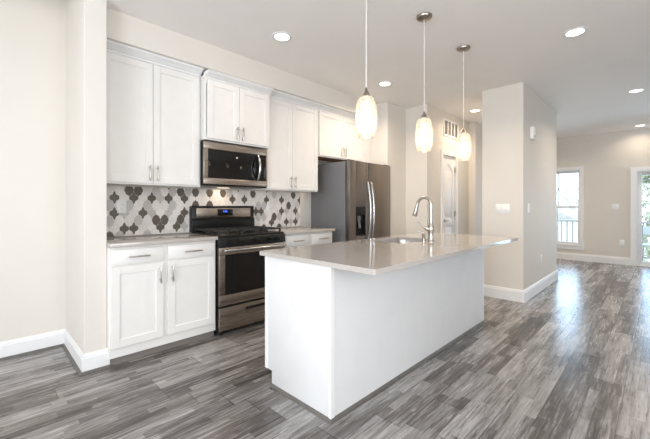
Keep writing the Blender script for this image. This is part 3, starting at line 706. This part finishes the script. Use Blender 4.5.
# countertop with the sink cut-out
TX0_, TX1_, TY0_, TY1_, TZ0_, TZ1_ = 1.332, 3.662, .978, 1.945, .857, .884
SX0, SX1, SYa, SYb = 2.40, 2.935, 1.475, 1.845
def rrect(x0, x1, y0, y1, r, n=6):
    P = []
    for cx, cy, a0 in ((x1 - r, y1 - r, 0), (x0 + r, y1 - r, PI / 2), (x0 + r, y0 + r, PI), (x1 - r, y0 + r, 3 * PI / 2)):
        for k in range(n + 1): P.append((cx + r * math.cos(a0 + PI / 2 * k / n), cy + r * math.sin(a0 + PI / 2 * k / n)))
    return P
def slab_with_hole(outer, inner, z0, z1):
    b = B(); t = bmesh.new(); lay = []
    for z in (z0, z1):
        O = [t.verts.new((*p, z)) for p in outer]; I = [t.verts.new((*p, z)) for p in inner]
        es = [t.edges.new((O[k], O[(k + 1) % len(O)])) for k in range(len(O))] + [t.edges.new((I[k], I[(k + 1) % len(I)])) for k in range(len(I))]
        bmesh.ops.triangle_fill(t, use_beauty=True, edges=es); lay.append((O, I))
    for (A, C) in ((lay[0][0], lay[1][0]), (lay[0][1], lay[1][1])):
        for k in range(len(A)): t.faces.new((A[k], A[(k + 1) % len(A)], C[(k + 1) % len(A)], C[k]))
    bmesh.ops.recalc_face_normals(t, faces=t.faces); b.bm.free(); b.bm = t; return b
ct = slab_with_hole(rrect(TX0_, TX1_, TY0_, TY1_, .012, 4), rrect(SX0, SX1, SYa, SYb, .07, 8), TZ0_, TZ1_).put('island_countertop', 'quartz', None, True, label='large glossy greige stone countertop lying on the white island', category='countertop')
sk = thing('kitchen_sink', 'stainless undermount sink set into the island countertop', 'sink', ((SX0 + SX1) / 2, (SYa + SYb) / 2, .857))
b = B(); t = bmesh.new(); rings = []
for ins, z in ((-.012, .857), (.0, .857), (.004, .83), (.010, .70), (.03, .68), (.10, .676)):
    rings.append([t.verts.new((*p, z)) for p in rrect(SX0 + ins - .002, SX1 - ins + .002, SYa + ins - .002, SYb - ins + .002, max(.03, .07 - ins * .3), 8)])
for a, e in zip(rings, rings[1:]):
    for k in range(len(a)): t.faces.new((a[k], a[(k + 1) % len(a)], e[(k + 1) % len(a)], e[k]))
t.faces.new(rings[-1]); bmesh.ops.recalc_face_normals(t, faces=t.faces)
for f_ in t.faces: f_.normal_flip()
b.bm.free(); b.bm = t; b.put('basin', 'sink', sk)
B().lathe([(0, .004), (.022, .004), (.03, .006), (.042, .004), (.044, 0), (0, 0)], ((SX0 + SX1) / 2, (SYa + SYb) / 2, .676), 24).put('drain', 'chrome', sk)
# faucet
FX, FY, FZ = 2.690, 1.385, .884
fc = thing('kitchen_faucet', 'tall chrome gooseneck faucet with pull-down sprayer beside the island sink', 'faucet', (FX, FY, FZ))
b = B(); b.lathe([(0, 0), (.030, 0), (.030, .004), (.026, .010), (.0225, .016), (.0225, .075), (.027, .095), (.029, .110), (.027, .128), (.020, .145), (.0145, .17), (.0135, .20), (0, .20)], (FX, FY, FZ), 24)
b.put('faucet_body', 'nickel', fc)
pts = [(FX, FY, FZ + .19)]; R_ = .064; zc = FZ + .315
for k in range(3): pts.append((FX, FY, FZ + .19 + (zc - FZ - .19) * (k + 1) / 3))
for k in range(1, 15):
    a = PI * k / 14 * .95; pts.append((FX, FY + R_ - R_ * math.cos(a), zc + R_ * math.sin(a)))
b = B(); b.tube(pts, .0125, 14); b.put('gooseneck_spout', 'nickel', fc)
e = Vector(pts[-1]); dv = (e - Vector(pts[-2])).normalized()
b = B(); b.tube([e - dv * .01, e + dv * .02, e + dv * .06, e + dv * .105, e + dv * .11], [.0135, .0145, .018, .0215, .020], 18); b.put('sprayer_head', 'nickel', fc)
b = B(); b.tube([(FX - .015, FY + .015, FZ + .108), (FX - .028, FY + .028, FZ + .115), (FX - .040, FY + .040, FZ + .125)], [.017, .016, .012], 14); b.tube([(FX - .034, FY + .034, FZ + .118), (FX - .050, FY + .062, FZ + .150), (FX - .062, FY + .084, FZ + .182)], [.007, .0065, .008], 12); b.put('lever_handle', 'nickel', fc)
sd = thing('soap_dispenser', 'short chrome soap dispenser on the countertop beside the faucet', 'soap dispenser', (FX - .035, FY + .075, FZ))
sx, sy = FX - .025, FY + .055
sd.location = (sx, sy, FZ)
B().lathe([(0, 0), (.020, 0), (.020, .004), (.013, .010), (.0125, .055), (.015, .06), (.015, .075), (0, .078)], (sx, sy, FZ), 20).put('dispenser_body', 'nickel', sd)
B().tube([(sx, sy, FZ + .072), (sx - .005, sy + .02, FZ + .086), (sx - .012, sy + .045, FZ + .083)], [.006, .006, .005], 10).put('pump_spout', 'nickel', sd)

# ------------------------------------------------------------------ pendant lamps
def lamp_point(name, loc, power, color, radius):
    l = bpy.data.lights.new(name, 'POINT'); l.energy = power; l.color = color; l.shadow_soft_size = radius
    o = bpy.data.objects.new(name, l); COL.objects.link(o); o.location = loc; return o
PLAB = ['nearest of the three crackled cream glass pendant lamps, in front of the fridge cabinet', 'middle one of the three crackled cream glass pendant lamps over the island', 'farthest of the three crackled cream glass pendant lamps, beside the wall vent']
pl = None
for i, x in enumerate((1.755, 2.515, 3.285)):
    loc = (x, 1.355, CEIL)
    if pl is None:
        pl = thing('pendant_lamp', PLAB[0], 'lamp', loc, 'pendant lamps over the island')
        B().lathe([(0, 0), (.062, 0), (.062, -.008), (.056, -.018), (.02, -.026), (.008, -.03), (0, -.03)], loc, 28).put('canopy', 'canopy', pl)
        B().cyl((x, 1.355, CEIL - .028), (x, 1.355, 1.945), .0028, n=8).put('cord', 'cord', pl)
        B().lathe([(0, 1.955), (.006, 1.955), (.008, 1.945), (.014, 1.930), (.024, 1.912), (.030, 1.900), (.030, 1.894), (0, 1.894)], (x, 1.355, 0), 24).put('socket_cap', 'canopy', pl)
        prof = [(.030, 1.899), (.044, 1.892), (.056, 1.872), (.064, 1.845), (.067, 1.810), (.0705, 1.770), (.0695, 1.730), (.065, 1.690), (.057, 1.655), (.049, 1.632), (.0465, 1.633), (.0545, 1.656), (.0625, 1.690), (.067, 1.730), (.068, 1.770), (.0645, 1.810), (.0615, 1.844), (.0535, 1.870), (.042, 1.888), (.028, 1.896), (.030, 1.899)]
        B().lathe(prof, (x, 1.355, 0), 40).put('glass_shade', 'shade', pl, label='crackled cream glass shade')
        B().lathe([(0, 1.895), (.012, 1.893), (.013, 1.855), (.018, 1.835), (.026, 1.805), (.028, 1.785), (.023, 1.765), (.012, 1.753), (0, 1.750)], (x, 1.355, 0), 20).put('bulb', 'bulb', pl)
    else:
        dup(pl, loc, PLAB[i])
    lamp_point('pendant_bulb_light', (x, 1.355, 1.715), 1.05, (1.0, 0.85, 0.66), .03)

# ------------------------------------------------------------------ recessed ceiling lights
RL = [((1.914, 2.43), 'round recessed ceiling light in front of the soffit above the range'), ((3.551, 2.447), 'round recessed ceiling light above the front of the refrigerator'),
      ((5.567, 2.111), 'round recessed ceiling light in the hall, partly hidden by the wall block'), ((3.672, .532), 'largest round recessed ceiling light, nearest on the open living side'),
      ((6.10, .226), 'round recessed ceiling light, middle of the three on the living side'), ((8.805, .271), 'farthest round recessed ceiling light, close to the far wall'),
      ((7.75, 1.78), 'unseen round recessed ceiling light added behind the wall block to light the far wall')]  # last lamp is out of view, added to help light the far wall
rl = None
for (x, y), lab in RL:
    loc = (x, y, CEIL)
    if rl is None:
        rl = thing('recessed_light', lab, 'ceiling light', loc, 'recessed ceiling lights')
        B().lathe([(.066, -.001), (.066, -.007), (.074, -.009), (.088, -.006), (.092, 0), (.066, -.001)], loc, 40).put('trim_ring', 'trim', rl)
        B().lathe([(0, -.0035), (.068, -.0035), (.068, -.001), (0, -.001)], loc, 40).put('lens', 'lamp', rl)
    else: dup(rl, loc, lab)
    l = bpy.data.lights.new('recessed_lamp', 'AREA'); l.shape = 'DISK'; l.size = .13; l.energy = {0: 3, 1: 19, 2: 12, 4: 18, 5: 4, 6: 14}.get(RL.index(((x, y), lab)), 14); l.color = (1.0, .82, .62); l.spread = math.radians(150)
    o = bpy.data.objects.new('recessed_lamp_light', l); COL.objects.link(o); o.location = (x, y, CEIL - .012)

# ------------------------------------------------------------------ outside: deck, railing, house, trees
struct('ground', B().box(9.4, 90, -40, 50, -3.2, -3.0), 'lawn')
b = B()
for k in range(9): b.box(XF + .16 + k * .145, XF + .16 + k * .145 + .138, -3, 4, -.09, -.055, .003)
b.box(XF + .15, 10.5, -3, 4, -.2, -.09)
struct('floor_deck', b, 'deckwood')
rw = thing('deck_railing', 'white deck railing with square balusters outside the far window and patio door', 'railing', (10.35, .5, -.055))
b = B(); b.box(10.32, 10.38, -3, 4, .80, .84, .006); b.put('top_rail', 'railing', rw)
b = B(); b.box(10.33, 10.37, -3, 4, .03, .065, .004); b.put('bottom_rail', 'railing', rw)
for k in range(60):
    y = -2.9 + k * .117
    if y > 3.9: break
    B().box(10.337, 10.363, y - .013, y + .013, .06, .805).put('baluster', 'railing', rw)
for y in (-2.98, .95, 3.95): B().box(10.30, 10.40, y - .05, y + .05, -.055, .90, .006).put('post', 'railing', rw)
# folding patio chair seen through the door
pc = thing('patio_chair', 'dark folding patio chair on the deck behind the glass door', 'chair', (9.95, .1, -.055))
for s in (-.2, .2):
    B().tube([(9.72, .08 + s, -.05), (10.16, .08 + s, .40)], .011, 8).put('leg', 'chairmetal', pc)
    B().tube([(10.16, .08 + s, -.05), (9.72, .08 + s, .38)], .011, 8).put('leg', 'chairmetal', pc)
    B().tube([(9.98, .08 + s, .36), (10.20, .08 + s, .76)], .011, 8).put('back_post', 'chairmetal', pc)
B().box(9.72, 10.14, -.11, .27, .365, .385, .006).put('seat', 'bluegreen', pc)
b = B(); b.prism([(10.10, .58), (10.115, .575), (10.205, .745), (10.19, .75)], 'y', -.11, .27); b.put('backrest', 'bluegreen', pc)
# neighbouring house
hs = thing('neighbour_house', 'pale house with a low roof seen through the far window', 'house', (30, 7.0, -3))
B().box(27, 33, 4.3, 9.5, -3, .45).put('house_wall', 'siding', hs)
B().prism([(3.9, .40), (9.9, .40), (6.9, 1.75)], 'x', 26.7, 33.3).put('roof', 'shingle', hs)
for y in (4.9, 7.4): B().box(26.96, 27.0, y, y + .8, -1.2, -.1).put('house_window', 'fridge_side', hs)
# trees
def branches(b, p, d, L, r, depth, rnd):
    q = p + d * L; b.tube([p, (p + q) / 2 + Vector((rnd.uniform(-1, 1), rnd.uniform(-1, 1), 0)) * L * .05, q], [r, r * .85, r * .68], 5 if depth < 3 else 6)
    if depth == 0: return
    for k in range(3 if depth > 1 else 4):
        nd_ = (d + Vector((rnd.uniform(-1, 1), rnd.uniform(-1, 1), rnd.uniform(-.2, .6))) * .75).normalized()
        branches(b, p + d * L * rnd.uniform(.55, 1.0), nd_, L * rnd.uniform(.55, .75), r * .6, depth - 1, rnd)
TL = ['bare grey tree behind the pale house, seen through the upper window', 'bare tree seen through the window glass beside the wall block', 'bare tree seen through the window near its casing']
for i, (x, y, h) in enumerate(((44, 9.2, 2.9), (38, 5.9, 2.7), (50, 6.6, 3.0))):
    t = thing('bare_tree', TL[i], 'tree', (x, y, -3), 'bare trees beyond the deck')
    b = B(); rr = random.Random(20 + i); branches(b, Vector((x, y, -3)), Vector((0, 0, 1)), h, .16, 4, rr); b.put('trunk_and_branches', 'bark', t)
def evergreen(x, y, h, lab, seed):
    rr = random.Random(seed); t = thing('evergreen_tree', lab, 'tree', (x, y, -3), 'evergreens beyond the deck')
    B().cyl((x, y, -3), (x, y, -3 + h * .9), .16, .03, n=8).put('trunk', 'bark', t)
    bm = bmesh.new()
    for k in range(2600):
        u = rr.random() ** 1.3; R_ = (1 - u) * h * .26 + .15; a = rr.uniform(0, 2 * PI); q = R_ * math.sqrt(rr.uniform(.15, 1))
        c_ = Vector((x + q * math.cos(a), y + q * math.sin(a), -3 + h * (.12 + .88 * u) - q * .25)); s_ = rr.uniform(.07, .17)
        d1_ = Vector((rr.gauss(0, 1), rr.gauss(0, 1), rr.gauss(0, .6))).normalized(); d2_ = d1_.orthogonal().normalized()
        v = [bm.verts.new(c_ + d1_ * s_), bm.verts.new(c_ + d2_ * s_ * .45), bm.verts.new(c_ - d1_ * s_), bm.verts.new(c_ - d2_ * s_ * .45)]; bm.faces.new(v)
    b = B(); b.bm.free(); b.bm = bm; b.put('foliage', 'needles', t, smooth=False)
evergreen(17.5, .55, 6.6, 'dark green evergreen tree seen through the patio door', 4)
evergreen(24.0, -1.6, 8.0, 'taller evergreen tree farther off behind the patio door', 9)
